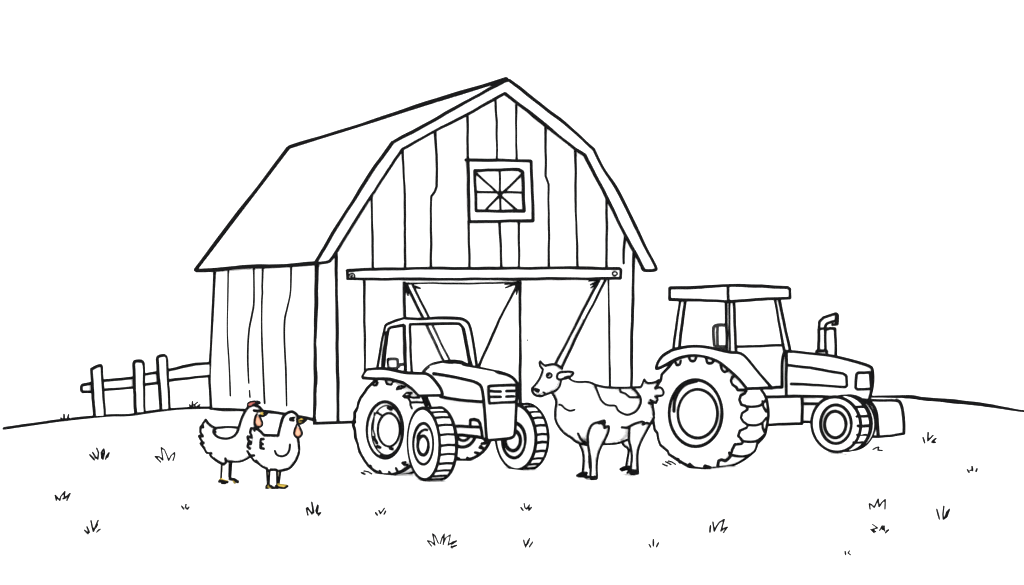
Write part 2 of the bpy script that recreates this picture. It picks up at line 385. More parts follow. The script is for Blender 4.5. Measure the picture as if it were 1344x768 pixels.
# ------------------------------------------------------------------ wheels
def make_wheel(parent, wh, ring_w, rims, treads=24, phase=0, bumps=0, rim_r=.6, extra=None, front_ring=True, tread_lines=True, back_ring=True):
    ty = MB(); W = wh.W
    wh.lathe(ty, [(rim_r, 0.0), (.99, 0), (.995, .004), (.995, W - .004), (.99, W), (rim_r, W), (rim_r, .0)])
    if front_ring:
        pts = wh.circle(1.0, .004, n=bumps * 6 if bumps else 72, bump=.035 if bumps else 0, nb=bumps); ty.ink3(pts, ring_w)
    if back_ring: ty.ink3(wh.circle(1.0, W, n=72), ring_w)
    if tread_lines:
        for i in range(treads):
            a = 2 * math.pi * (i + phase) / treads + rnd.uniform(-.02, .02); ty.ink3([wh.pt(a, wh.R, .01), wh.pt(a + .02, wh.R * 1.002, W / 2), wh.pt(a, wh.R, W)], ring_w * .78)
    if extra: extra(ty)
    t = build(ty, 'tyre', parent)
    rm = MB(); wh.lathe(rm, [(rim_r, .003), (rim_r * .9, .012), (0.001, .012)]); wh.lathe(rm, [(rim_r, W - .01), (0.001, W - .02)])
    S = wh.disc.shift(.004)
    for q, w_ in rims: rm.ink(S, q, w_, wob=0)
    build(rm, 'rim', parent)
def wheel_empty(parent, wh):
    e = bpy.data.objects.new('wheel', None); col.objects.link(e); e.parent = parent
    o0 = Vector(ORI[parent.name]); e.location = wh.c - o0; ORI[e.name] = tuple(wh.c); return e

# ------------------------------------------------------------------ left tractor
LF = Vector((.70, -.71, 0)).normalized(); LL = Vector((.71, .70, 0)).normalized()
TA = Vector((-.585, 22.6, 0))
def lpl(l): return Plane(TA + LL * l, -LL)                      # planes along the tractor's side
def lpf(f): return Plane(TA + LF * f, LF)                       # planes across its front
t1 = thing('tractor', (-.75, 22.9, 0), 'small tractor with rounded cab and front grille, parked before the barn door', 'tractor', 'farm tractors')
RL = Wheel(506.2, 561.3, 22.5, 62, -.72, -.69, .30)
zz = (460, 485, 5.12)
def rl_extra(ty):
    S = RL.surf
    for q in [((158, 98), (165, 108), (182, 106), (190, 86)), ((245, 80), (252, 98), (280, 102), (296, 84)), ((318, 135), (325, 118), (350, 112), (372, 118)), ((322, 132), (345, 128), (368, 120)),
              ((420, 158), (385, 158), (362, 178), (372, 188), (395, 190), (408, 215), (410, 240), (420, 262)), ((360, 180), (400, 178), (415, 160)), ((412, 222), (450, 220), (490, 222)), ((385, 182), (430, 190), (470, 188)),
              ((140, 645), (150, 665)), ((203, 680), (213, 695)), ((265, 685), (275, 700)), ((312, 662), (322, 682)), ((355, 625), (378, 622)), ((355, 628), (370, 640), (392, 640))]:
        ty.ink(lambda x, y: S(x, y) - RL.a * .02, Z(*zz, *q), 2.4, wob=0)
    ty.ink(S, Z(*zz, (490, 190), (500, 215), (508, 240)), 6)
    out = Z(*zz, (175, 75), (150, 90), (115, 125), (100, 150), (70, 190), (55, 225), (50, 255), (28, 290), (28, 320), (18, 375), (30, 410), (32, 455), (50, 500), (60, 550), (95, 610), (120, 645), (160, 680), (220, 707), (290, 705), (350, 682), (400, 650))
    ty.ink(lambda x, y: RL.disc(x, y), out, 3.8)
e = wheel_empty(t1, RL)
make_wheel(e, RL, 3.6, [(ell(505.3, 564.4, 23.8, 37), 3.4), (ell(507.4, 565, 20, 32.5), 1.2), (ell(510.2, 564.2, 14.4, 21.8), 2.6),
    (Z(*zz, (178, 290), (205, 305)), 2.4), (Z(*zz, (250, 258), (275, 270)), 3), (Z(*zz, (155, 455), (170, 480), (178, 495)), 2.8), (Z(*zz, (180, 515), (200, 525)), 3), (Z(*zz, (265, 530), (282, 535)), 3),
    (Z(*zz, (160, 290), (150, 400), (165, 450)), 1.2), (Z(*zz, (200, 575), (250, 590), (310, 560), (340, 500)), 1.6)], rim_r=.62, extra=rl_extra, front_ring=False, tread_lines=False)
FL = Wheel(555.6, 582.6, 21.62, 46.6, -.87, -.49, .245)
e = wheel_empty(t1, FL)
make_wheel(e, FL, 3.8, [(ell(555.7, 582.6, 13.2, 27), 3.4), (ell(555.2, 584.8, 7.0, 12.5), 3.6), (catmull(Z(*zz, (452, 490), (452, 450), (470, 420), (495, 405), (515, 408)), 4), 3)], treads=23, phase=.1, rim_r=.6)
FR = Wheel(676.5, 573.7, 23.25, 42.6, -.79, -.61, .22)
e = wheel_empty(t1, FR)
make_wheel(e, FR, 3.7, [(ell(674.6, 578, 15, 23), 3.6), (ell(673, 578.2, 10, 13.4), 3.8)], treads=24, phase=.45, rim_r=.58)
RR = Wheel(606, 562, 24.6, 42, -.30, -.954, .30)
zr = (590, 540, 8.536)
def rr_extra(ty):
    for q in [((70, 520), (108, 530)), ((198, 520), (210, 530), (235, 535)), ((285, 460), (350, 475)), ((335, 405), (395, 420)), ((345, 390), (400, 430)), ((360, 362), (430, 352))]:
        ty.ink(RR.face, Z(*zr, *q), 3, wob=0)
e = wheel_empty(t1, RR)
make_wheel(e, RR, 3.6, [(ell(607, 564, 18.5, 23), 3.4), (ell(608, 565.5, 10, 13), 3)], rim_r=.58, extra=rr_extra, tread_lines=False, back_ring=False)
# hood: side, domed top and nose in one shell
zl = (450, 400, 3.2)
hd_ = MB(); Sl = lpl(-.28); Sn = lpf(.60)
pC = Sl(638, 540); Sn = Plane(pC, LF)
crease = [(566, 489.9)] + Z(*zl, (380, 289), (460, 302), (540, 320), (570, 332), (583, 350))
ridge = [(564, 480.3)] + Z(*zl, (420, 243), (520, 258), (640, 280), (700, 300), (728, 332))
side_lo = [(561.6, 520), (577, 520.8), (588, 522.8), (612.5, 526), (625, 527), (634.2, 527.5)]
a = [Sl(*p) for p in crease]; lo = [Sl(*p) for p in side_lo]
Sr0 = lpl(.06)
def Sr(px, py):
    return max(Sr0(px, py), Sn.shift(-.02)(px, py), key=lambda p: p.y)
rg = [Sr(*p) for p in ridge]
nose_right = Sn(678.6, 508); rr_pts = []
for i, p in enumerate(a):
    q = p + LL * (.58 if i < 5 else .55); q.z = (p.z + rg[i].z) / 2 - .01; rr_pts.append(q)
rr_lo = [p + LL * .56 for p in lo]
vs = lo + a + rg + rr_pts + rr_lo; k = 6; fs = []
for r in range(4):
    for i in range(k - 1): fs.append([r * k + i, r * k + i + 1, (r + 1) * k + i + 1, (r + 1) * k + i])
fs += [[j * k for j in range(5)], [j * k + 5 for j in range(5)][::-1], [0, 4 * k] + [4 * k + i for i in range(1, k)] + [i for i in range(k - 1, 0, -1)]]
hd_.add(vs, fs)
hd_.ink(Sl.shift(.004), crease[1:4] + Z(*zl, (555, 325), (572, 334), (583, 350), (590, 390), (597, 470), (601, 530), (605, 570)), 3.5, smooth=True)
hd_.ink(Sl.shift(.004), [(578, 520.6)] + side_lo[2:], 3.4)
rq = Z(*zl, (338, 282), (350, 268), (370, 253), (395, 245), (420, 242), (490, 242), (520, 256), (570, 265), (650, 282), (690, 294))
hd_.ink(Sr, rq, 3.6, smooth=True); hd_.ink(Sr, Z(*zl, (430, 241), (470, 239), (500, 243), (518, 252)), 5)
hood = build(hd_, 'hood', t1)
ns = MB(); nos = [(631, 509), (634, 501), (642, 496.5), (660, 493)] + Z(*zl, (690, 294), (705, 302), (725, 318), (733, 345), (728, 420), (722, 530), (715, 555), (700, 562), (650, 567), (605, 570)) + [(634.4, 522)]
ns.slab(Sn, nos, .10)
ns.ink(Sn.shift(.003), Z(*zl, (560, 326), (575, 336), (583, 350), (590, 390), (597, 470), (601, 530), (605, 570)), 3.5, smooth=True)
ns.ink(Sn.shift(.003), Z(*zl, (650, 282), (690, 294), (715, 308), (730, 328), (733, 350), (728, 420), (724, 500), (722, 532), (717, 552), (700, 561), (650, 566), (605, 570)), 3.7, smooth=True)
nose = build(ns, 'nose', t1)
gr = MB(); Sg = Sn.shift(.015)
gr.slab(Sg, Z(*zl, (612, 343), (726, 338), (728, 408), (618, 414)), .012)
gr.ink(Sg.shift(.012), Z(*zl, (618, 342), (670, 339), (722, 338), (730, 345), (729, 402), (722, 409), (670, 411), (622, 414), (615, 408), (612, 350)), 3.2, smooth=True, closed=True)
for q in [((618, 363), (664, 365)), ((685, 363), (722, 362)), ((618, 387), (664, 387)), ((685, 386), (718, 385))]: gr.ink(Sg.shift(.004), Z(*zl, *q), 3)
build(gr, 'grille', nose)
eb = MB(); Se = lpl(-.22)
eb.slab(Se, [(552, 515), (634, 526), (636.5, 574), (633.3, 575), (599, 571), (570, 568), (552, 560)], .35)
Se2 = Se.shift(.006); eb.ink(Se2, Z(*zr, (50, 168), (200, 171), (350, 176)), 3.2); eb.ink(Se2, Z(*zr, (60, 267), (150, 267), (240, 279), (370, 298), (405, 325)), 3.4)
eb.ink(Se2, Z(*zr, (232, 165), (233, 95), (280, 90), (325, 105), (345, 140), (360, 220), (370, 290)), 3.4, smooth=False)
build(eb, 'chassis', t1)
# fender
fe = MB(); Sf = RL.disc.shift(.03)
fpoly = Z(*zl, (83, 300), (100, 275), (130, 270), (180, 269), (260, 285), (350, 292), (385, 320), (410, 352), (416, 381), (320, 383), (290, 352), (255, 328), (200, 313), (140, 312), (84, 308))
fe.slab(Sf, fpoly, .32)
fe.ink(Sf, fpoly[:1] + Z(*zl, (97, 278), (112, 271), (180, 269), (260, 285), (310, 288), (350, 290), (372, 303), (395, 330), (410, 352), (417, 372), (416, 381)), 3.5, smooth=True)
fe.ink(Sf, fpoly[8:] + fpoly[:1], 3.6); build(fe, 'fender', t1)
# cab
cs, cf = lpl(-.5), lpf(-.68)
cabm = MB()
cabm.strip(cs, Z(*zl, (145, 272), (162, 180), (180, 85), (265, 57)), Z(*zl, (170, 272), (180, 180), (192, 98), (262, 86)), .05)
cabm.strip(cf, Z(*zl, (258, 285), (259, 150), (260, 57), (400, 55), (490, 58), (525, 75), (540, 120), (562, 268)), Z(*zl, (288, 285), (285, 150), (282, 82), (400, 80), (480, 80), (500, 90), (512, 120), (534, 268)), .05)
c2 = cs.shift(.003); c3 = cf.shift(.003)
cabm.ink(c2, Z(*zl, (145, 268), (160, 180), (178, 90), (185, 82), (225, 66), (265, 57)), 3.5)
cabm.ink(c2, Z(*zl, (170, 268), (178, 190), (192, 102), (200, 96), (256, 86)), 3.8); cabm.ink(c2, Z(*zl, (166, 264), (172, 190), (184, 115)), 3.0)
cabm.ink(c3, Z(*zl, (262, 57), (330, 60), (400, 55), (480, 57), (510, 64), (528, 80), (540, 120), (552, 190), (562, 262)), 3.5, smooth=True)
cabm.ink(c3, Z(*zl, (258, 88), (261, 180), (262, 283)), 4); cabm.ink(c3, Z(*zl, (281, 84), (283, 180), (289, 284)), 3.2)
cabm.ink(c3, Z(*zl, (281, 83), (380, 81), (475, 80), (495, 86), (508, 108), (518, 160), (534, 262)), 3.4, smooth=True); cabm.ink(c3, Z(*zl, (505, 100), (517, 160), (527, 215), (540, 258)), 4.4)
cab = build(cabm, 'cab', t1)
rfm = MB(); A_, B_, C_ = cs(506.5, 427.5), cf(533, 418.8), cf(606, 419.5); D_ = A_ + (C_ - B_); D_.z = C_.z
rfm.prism([A_, B_, C_, D_], -ZV * .015); build(rfm, 'cab_roof', cab)
for S, q, nm in [(cs.shift(-.02), Z(*zl, (170, 270), (192, 98), (262, 86), (262, 284)), 'side_window'), (cf.shift(-.02), Z(*zl, (282, 284), (282, 82), (480, 80), (508, 100), (534, 265)), 'windshield')]:
    gm = MB(); gm.mats = [GLASS]; pts = [S(*p) for p in q]; gm.add(pts, [list(range(len(pts)))], GLASS); build(gm, nm, cab)
mi_ = MB(); Sm = lpl(-.42); q = Z(*zl, (190, 232), (196, 228), (225, 228), (230, 235), (230, 262), (222, 267), (198, 267), (192, 260)); mi_.slab(Sm, q, .05); mi_.ink(Sm, q, 3, smooth=True, closed=True)
mi_.ink(Sm, Z(*zl, (232, 262), (240, 252), (257, 250)), 3.4); build(mi_, 'seat', t1)

# ------------------------------------------------------------------ right tractor
t2_ = thing('tractor', (3.6, 23.9, 0), 'large tractor in side view with flat cab roof and tall exhaust, right of the cow', 'tractor', 'farm tractors')
z48 = (850, 460, 4.8); z28 = (840, 360, 2.845); z33 = (1000, 390, 3.341); z76 = (1050, 510, 7.68); z6 = (1120, 500, 6.0)
R2 = Wheel(912.8, 541.4, 23.35, 73.6, -.66, -.75, .64)
def r2_extra(ty):
    S = R2.surf; F_ = R2.disc
    ty.ink(F_, Z(*z48, (160, 70), (140, 98), (110, 130), (90, 150), (85, 185), (68, 210), (50, 235), (38, 270), (30, 320), (32, 350), (40, 400), (36, 440), (45, 500), (62, 520), (68, 560), (80, 595), (128, 635), (135, 655), (190, 690), (250, 725), (300, 742), (350, 748)), 3.7)
    for q in [((190, 685), (198, 695), (205, 705)), ((265, 715), (275, 725), (290, 738)), ((358, 745), (360, 727), (395, 738))]: ty.ink(F_, Z(*z48, *q), 3.8, wob=0)
    for q in [((178, 78), (185, 92), (203, 88), (210, 66)), ((262, 45), (272, 65), (295, 66), (308, 42)), ((370, 50), (378, 78), (405, 80), (418, 62)), ((460, 92), (468, 120), (488, 137), (508, 120))]:
        ty.ink(F_, Z(*z48, *q), 3.4, smooth=True)
    ty.ink(F_, Z(*z48, (552, 158), (533, 168), (525, 190), (535, 215), (558, 232), (568, 250), (600, 250), (620, 250)), 3.4)
    ty.ink(S, Z(*z48, (622, 255), (612, 270), (585, 285), (578, 312), (590, 342), (618, 350), (630, 372), (595, 395), (588, 425), (600, 447), (632, 470), (622, 488), (582, 505), (571, 540), (600, 572), (592, 588), (550, 592), (533, 625), (530, 640)), 3.3)
    ty.ink(F_, Z(*z48, (514, 645), (524, 662), (512, 678), (490, 697), (465, 688), (446, 696), (442, 730)), 3.6)
    for q, w_ in [(((590, 342), (625, 353), (665, 355), (710, 346), (742, 315)), 3.2), (((632, 470), (680, 472), (718, 458), (746, 425)), 3.2), (((600, 572), (645, 576), (690, 567), (735, 530)), 3.2),
              (((514, 645), (532, 659), (590, 667), (640, 655), (676, 630), (692, 578)), 3.6), (((722, 320), (728, 355), (746, 385)), 3.2), (((722, 455), (725, 490), (738, 515)), 3.2)]:
        ty.ink(S, Z(*z48, *q), w_, smooth=True)
    ty.ink(S, Z(*z48, (350, 747), (440, 735), (500, 728), (560, 710), (620, 675), (668, 636)), 3.7, smooth=True)
    ty.ink(S, Z(*z48, (692, 585), (735, 535), (750, 470), (759, 400), (750, 320), (735, 280), (712, 246)), 3.8, smooth=True)
e = wheel_empty(t2_, R2)
make_wheel(e, R2, 3.6, [(ell(912.9, 542.3, 34.8, 43.75), 3.7), (ell(915.6, 543, 26, 31.9), 3.3), (catmull(Z(*z48, (165, 385), (170, 320), (195, 260), (240, 215), (310, 193)), 4), 3.2)], rim_r=.61, extra=r2_extra, front_ring=False, tread_lines=False, back_ring=False)
F2 = Wheel(1097, 557, 23.0, 36, -.64, -.77, .26)
e = wheel_empty(t2_, F2)
def f2_extra(ty):
    for y0, y1 in [(190, 185), (283, 278), (377, 375), (467, 466), (545, 540)]:
        x0 = {190: 545, 283: 570, 377: 583, 467: 575, 545: 540}[y0]; x1 = {190: 640, 283: 690, 377: 700, 467: 665, 545: 625}[y0]
        ty.ink(F2.surf, Z(*z76, (x0, y0), (x1, y1)), 3.3)
make_wheel(e, F2, 3.6, [(ell(1097.1, 556.8, 20.3, 25.3), 3.5), (ell(1096.2, 557.2, 14, 17.3), 3.5)], rim_r=.68, extra=f2_extra, tread_lines=False)
F3 = Wheel(1097, 557, 23.0, 36, -.64, -.77, .10); F3.c = F3.c + F3.a * .31; F3.disc = Plane(F3.c, -F3.a)
e = wheel_empty(t2_, F3); make_wheel(e, F3, 3.4, [], rim_r=.6, tread_lines=False)
# fender
fe = MB(); Sf = R2.disc.shift(.03)
fo_ = Z(*z28, (60, 350), (68, 328), (85, 305), (108, 290), (130, 280), (190, 269), (250, 272), (330, 290), (365, 293), (380, 298), (400, 315), (445, 370), (493, 425))
fi_ = Z(*z28, (400, 428), (370, 392), (330, 355), (290, 325), (240, 308), (190, 304), (140, 315), (90, 342), (65, 353))
fe.slab(Sf, fo_ + fi_, .42)
fe.ink(Sf, fo_, 3.5, smooth=True); fe.ink(Sf, fi_ + [fo_[0]], 3.5, smooth=True); fe.ink(Sf, [fo_[-1], fi_[0]], 3.6); build(fe, 'fender', t2_)
# cab: near corner, side face to the right and rear face to the left
K0, K1, K2 = P(958, HY, 24.15), P(1037, HY, 24.35), P(880, HY, 24.75)
def through(a, b):
    d_ = (b - a); n_ = Vector((d_.y, -d_.x, 0)).normalized(); return Plane(a, n_ if n_.y < 0 else -n_)
cr, cl = through(K0, K1), through(K0, K2)
cabm = MB()
for S, A_, B_, lines in [
    (cl, [(892.7, 393), (881.5, 475)], [(899.8, 393), (889, 475)], (3.2, 3.4)),
    (cr, [(959, 393), (959, 475)], [(963, 393), (966.8, 475)], (0, 3.2)), (cl, [(953, 393), (954, 475)], [(958.6, 393), (958.6, 475)], (3.4, 0)),
    (cr, [(1016.8, 393), (1029.8, 463)], [(1022.8, 393), (1037.5, 463)], (3.2, 3.4))]:
    cabm.strip(S, A_, B_, .05)
    if lines[0]: cabm.ink(S.shift(.003), A_, lines[0])
    if lines[1]: cabm.ink(S.shift(.003), B_, lines[1])
cabm.ink(cl.shift(.003), [(957.5, 396), (957.8, 462)], 2.2)
cabm.slab(cr, [(959, 454.5), (1028, 453), (1030, 463), (1033, 464), (1032, 520), (960, 522)], .6)
cabm.ink(cr.shift(.003), [(966.8, 455), (1028, 453.2)], 3.0)
cabm.slab(cl, [(881, 462), (958.6, 462), (958.6, 522), (885, 522)], .5)
cabm.ink(cr.shift(.003), Z(*z28, (547, 287), (540, 290), (533, 310), (530, 345), (530, 422)), 3.2, smooth=True); cabm.ink(cr.shift(.003), Z(*z28, (547, 290), (547, 452)), 3.2)
cabm.ink(cr.shift(.003), Z(*z28, (488, 425), (530, 422)), 3.4)
cab = build(cabm, 'cab', t2_)
ro = MB(); q1 = cr.shift(.06); q2 = cl.shift(.06)
tR, tL = [(957, 374.8), (1000, 375.6), (1034, 377.5), (1037, 380)], [(957, 374.8), (920, 377), (879, 378)]
a_ = [q1(957, 374.8), q1(1036, 378), q2(879, 378.3)]; b_ = [q1(956, 396), q1(1037, 391.5), q2(880, 393.5)]
bkc = a_[1] + a_[2] - a_[0]; bkb = Vector((bkc.x, bkc.y, b_[1].z))
ro.add([a_[0], a_[1], bkc, a_[2], b_[0], b_[1], bkb, b_[2]], [[0, 1, 2, 3], [7, 6, 5, 4], [0, 4, 5, 1], [1, 5, 6, 2], [2, 6, 7, 3], [3, 7, 4, 0]])
ro.ink(q1, tR, 3.8); ro.ink(q2, tL + [(878.8, 392.5)], 3.8); ro.ink(q2, [(879, 393.3), (920, 394), (956, 396)], 3.8); ro.ink(q1, [(956, 396), (1000, 393), (1037, 391.5), (1036.5, 379)], 3.8); ro.ink(q1, [(955.5, 376), (956, 396)], 3.4)
build(ro, 'cab_roof', cab)
for S, q, nm in [(cr.shift(-.02), [(963, 393), (1018, 393), (1029, 455), (966, 455)], 'side_window'), (cl.shift(-.02), [(899, 393), (953, 393), (954, 463), (889, 463)], 'rear_window')]:
    gm = MB(); gm.mats = [GLASS]; gm.add([S(*p) for p in q], [[0, 1, 2, 3]], GLASS); build(gm, nm, cab)
se = MB(); Ss = cl.shift(-.3); q = Z(*z28, (275, 268), (274, 205), (283, 192), (315, 190), (318, 290), (285, 290)); se.slab(Ss, q, .12)
se.ink(Ss, Z(*z28, (277, 265), (274, 205), (283, 192), (300, 189), (318, 190)), 3.6, smooth=True); se.ink(Ss, Z(*z28, (290, 195), (290, 265)), 3.4); se.ink(Ss, Z(*z28, (284, 271), (325, 271)), 4); se.ink(Ss, Z(*z28, (295, 280), (325, 280)), 6)
build(se, 'seat', t2_)
# hood
Sh = vplane(1033, 24.02, (.98, -.2)); hd2 = MB()
htop = Z(*z33, (97, 238), (150, 240), (200, 246), (300, 257), (380, 275), (440, 292), (472, 304), (484, 318), (487, 360), (483, 400), (470, 452))
hd2.slab(Sh, [(1032, 461)] + htop[1:] + [(1120, 524), (1032, 520.5)], .55)
S_ = Sh.shift(.004)
hd2.ink(S_, htop, 3.5, smooth=True); hd2.ink(S_, [(1032, 462), (1032, 519)], 3.2); hd2.ink(S_, [(1003, 521.2), (1032, 520.6), (1052, 520.2), (1110, 521), (1130, 524.2), (1141, 525.5)], 3.4)
hd2.ink(S_, Z(*z33, (118, 299), (180, 307), (240, 315), (310, 328), (355, 335), (370, 345), (373, 388), (366, 395), (250, 386), (127, 381)), 3.2)
hood2 = build(hd2, 'hood', t2_)
hl = MB(); Sq = Sh.shift(.02); q = Z(*z33, (415, 338), (422, 332), (474, 330), (480, 402), (418, 405), (411, 398)); hl.slab(Sq, q, .03); hl.ink(Sq, q, 3.4, closed=True); build(hl, 'headlight', hood2)
ch = MB(); Sc = Sh.shift(.05)
ch.slab(Sc, [(975, 521), (1053, 520.5), (1053, 556.5), (975, 558.5)], .3); ch.ink(Sc.shift(.004), [(1004, 521.2), (1030, 520.8), (1052.6, 520.6)], 3.0); ch.ink(Sc.shift(.004), [(1052.6, 521), (1052.6, 556.3), (1030, 557), (1003, 558.2)], 3.5); build(ch, 'fuel_tank', t2_)
c4 = MB(); Sc = Sh.shift(-.03); c4.slab(Sc, [(1053, 522), (1137, 525), (1137, 545), (1125, 554), (1053, 554)], .25); c4.ink(Sc.shift(.004), [(1053, 530), (1085, 530)], 3.2); c4.ink(Sc.shift(.004), [(1053, 554), (1085, 554)], 3.4); build(c4, 'chassis', t2_)
# counterweight
cw = MB(); Sw = Sh.shift(-.28)
q = [(1128, 525)] + Z(*z6, (140, 152), (345, 155), (370, 170), (388, 235), (398, 330), (398, 415), (300, 433), (200, 441), (110, 434)); cw.slab(Sw, q, .35)
cw.ink(Sw, Z(*z6, (60, 150), (100, 148), (150, 152), (345, 156)), 3.4); cw.ink(Sw, Z(*z6, (335, 154), (358, 160), (375, 185), (388, 235), (398, 330), (398, 415)), 3.6, smooth=True); cw.ink(Sw, Z(*z6, (398, 416), (300, 433), (200, 441), (100, 434)), 3.5)
cw.ink(Sw, Z(*z6, (105, 155), (140, 175), (168, 215), (183, 265), (190, 350), (196, 440)), 3.6, smooth=True); build(cw, 'front_weight', t2_)
# exhaust
ex = MB(); Sx = Sh.shift(-.22)
ex.slab(Sx, Z(*z33, (285, 138), (322, 138), (324, 285), (285, 285)), .1); ex.ink(Sx, Z(*z33, (278, 142), (300, 137), (321, 138), (324, 264)), 3.3)
S2 = Sx.shift(.03)
ex.slab(S2, Z(*z33, (248, 139), (282, 139), (282, 240), (248, 240)), .06); ex.ink(S2, Z(*z33, (249, 140), (248, 236)), 3.4); ex.ink(S2, Z(*z33, (278, 142), (279, 238)), 3.4); ex.ink(S2, Z(*z33, (248, 140), (300, 138)), 3)
elb = Z(*z33, (250, 138), (252, 108), (270, 90), (300, 80), (325, 72), (332, 78), (331, 120), (322, 104), (300, 110), (283, 119), (276, 138)); ex.slab(S2, elb, .06)
ex.ink(S2, elb[:6] + Z(*z33, (331, 120), (308, 122)), 3.4, smooth=False); ex.ink(S2, Z(*z33, (276, 138), (282, 120), (298, 111), (322, 104)), 3.2, smooth=True); ex.ink(S2, Z(*z33, (329, 82), (328, 110)), 5)
q = Z(*z33, (240, 236), (284, 236), (284, 262), (240, 256)); ex.slab(Sx.shift(.05), q, .09); ex.ink(Sx.shift(.05), Z(*z33, (240, 252), (240, 236), (284, 236), (284, 254)), 3.2)
build(ex, 'exhaust', t2_)

# ------------------------------------------------------------------ rounded bodies (animals)
class Relief:                                                   # one continuous rounded body built from overlapping rounded masses
    def __init__(s, Dfun, parts, step=1.2, inset=.9):
        ax = np.concatenate([np.array(p[0]) for p in parts]); x0, y0 = ax.min(0) - 3; x1, y1 = ax.max(0) + 3
        s.x0, s.y0, s.st = x0, y0, step; s.nx = int((x1 - x0) / step) + 2; s.ny = int((y1 - y0) / step) + 2
        X, Y = np.meshgrid(x0 + step * np.arange(s.nx), y0 + step * np.arange(s.ny)); s.X, s.Y = X, Y
        D = np.vectorize(Dfun)(X); F = np.full(X.shape, 1e9); B = np.full(X.shape, -1e9); s.D = Dfun
        for poly, T, dm, off in parts:
            q = np.array(poly); n = len(q); ins = np.zeros(X.shape, bool); dist = np.full(X.shape, 1e9)
            for i in range(n):
                a, b = q[i], q[(i + 1) % n]
                if a[1] != b[1]: ins ^= ((a[1] > Y) != (b[1] > Y)) & (X < (b[0] - a[0]) * (Y - a[1]) / (b[1] - a[1]) + a[0])
                e_ = b - a; L = max((e_ ** 2).sum(), 1e-9); t = np.clip(((X - a[0]) * e_[0] + (Y - a[1]) * e_[1]) / L, 0, 1)
                dist = np.minimum(dist, np.hypot(X - a[0] - t * e_[0], Y - a[1] - t * e_[1]))
            m = ins & (dist > inset); k = 1 - np.minimum((dist - inset * .6) / dm, 1); th = T * np.sqrt(np.clip(1 - k * k, .002, 1))
            F = np.where(m, np.minimum(F, D - off - th), F); B = np.where(m, np.maximum(B, D - off + th), B)
        s.m = F < 1e8; s.F = F; s.B = B
    def mesh(s, mb, mat=None):
        idx = -np.ones(s.m.shape, int); vs = []; 
        for j, i in zip(*np.nonzero(s.m)):
            idx[j, i] = len(vs); vs.append(P(s.X[j, i], s.Y[j, i], s.F[j, i]))
        n = len(vs)
        for j, i in zip(*np.nonzero(s.m)): vs.append(P(s.X[j, i], s.Y[j, i], s.B[j, i]))
        fs = []; edges = {}
        cell = s.m[:-1, :-1] & s.m[1:, :-1] & s.m[:-1, 1:] & s.m[1:, 1:]
        for j, i in zip(*np.nonzero(cell)):
            q = [int(idx[j, i]), int(idx[j + 1, i]), int(idx[j + 1, i + 1]), int(idx[j, i + 1])]; fs.append(q); fs.append([k + n for k in q[::-1]])
            for a, b in zip(q, q[1:] + q[:1]): edges[(a, b)] = 1
        for a, b in edges:
            if (b, a) not in edges: fs.append([a, a + n, b + n, b])
        used = sorted({k for f in fs for k in f}); mp = {k: i for i, k in enumerate(used)}
        mb.add([vs[k] for k in used], [[mp[k] for k in f] for f in fs], mat, True)
    def S(s, r=1.3, lift=.0):
        def f(px, py):
            j = (py - s.y0) / s.st; i = (px - s.x0) / s.st; k = r / s.st
            for kk in (k, k + 1.5, k + 4, k + 9):
                j0, j1, i0, i1 = max(0, int(math.floor(j - kk))), int(math.ceil(j + kk)) + 1, max(0, int(math.floor(i - kk))), int(math.ceil(i + kk)) + 1
                w_ = s.F[j0:j1, i0:i1]
                if w_.size and w_.min() < 1e8: return P(px, py, float(w_.min()) - lift)
            return P(px, py, s.D(px))
        return f

# ------------------------------------------------------------------ cow
zc = (680, 460, 4.265)
def cz(*p): return Z(*zc, *p)
cD = lambda px: 22.05 + (px - 775) / 50 * .45
head = cz((150, 85), (190, 78), (220, 83), (247, 100), (250, 130), (240, 165), (232, 200), (215, 222), (190, 235), (150, 250), (125, 257), (100, 252), (82, 238), (77, 215), (85, 204), (105, 182), (120, 160), (132, 125), (142, 105))
body = cz((245, 105), (285, 158), (310, 172), (340, 177), (380, 176), (410, 182), (440, 196), (500, 207), (600, 208), (690, 205), (697, 185), (708, 162), (720, 176), (735, 183), (765, 177), (785, 168), (782, 195), (770, 212), (798, 208), (814, 232), (806, 254), (785, 258), (768, 258), (781, 275), (772, 292), (750, 290), (757, 340), (760, 378), (746, 405), (720, 455), (620, 495), (580, 512), (540, 522), (475, 526), (385, 530), (330, 515), (300, 495), (260, 465), (230, 430), (210, 390), (206, 340), (212, 290), (190, 235), (215, 180))
hind = cz((600, 440), (650, 410), (705, 395), (755, 370), (760, 378), (746, 405), (715, 460), (680, 530), (668, 590), (671, 660), (673, 688), (650, 694), (622, 690), (634, 640), (635, 600), (630, 560), (620, 500), (621, 440))
fore = cz((395, 545), (389, 480), (400, 440), (420, 412), (450, 400), (487, 393), (490, 420), (508, 428), (505, 460), (485, 500), (460, 550), (445, 600), (440, 650), (443, 705), (438, 722), (415, 728), (395, 716), (405, 680), (405, 640), (402, 600))
ffore = cz((340, 515), (362, 570), (365, 620), (360, 680), (345, 690), (335, 702), (370, 708), (395, 706), (402, 690), (405, 640), (402, 590), (398, 515))
fhind = cz((570, 505), (610, 545), (617, 565), (610, 610), (605, 650), (580, 658), (573, 668), (600, 675), (632, 668), (636, 620), (634, 560), (625, 490))
cow = MB(); CR = Relief(cD, [(head, .17, 16, .12), (body, .33, 42, 0), (fore, .10, 8, .25), (hind, .11, 8, .25), (ffore, .08, 6, -.22), (fhind, .08, 6, -.22)])
CR.mesh(cow); S0 = CR.S(1.4); S1 = CR.S(2.2, .004)
L_ = lambda q, w_=3.3, sm=True, S=S1: cow.ink(S, cz(*q), min(w_, 3.6) - .8, smooth=sm, wob=.15)
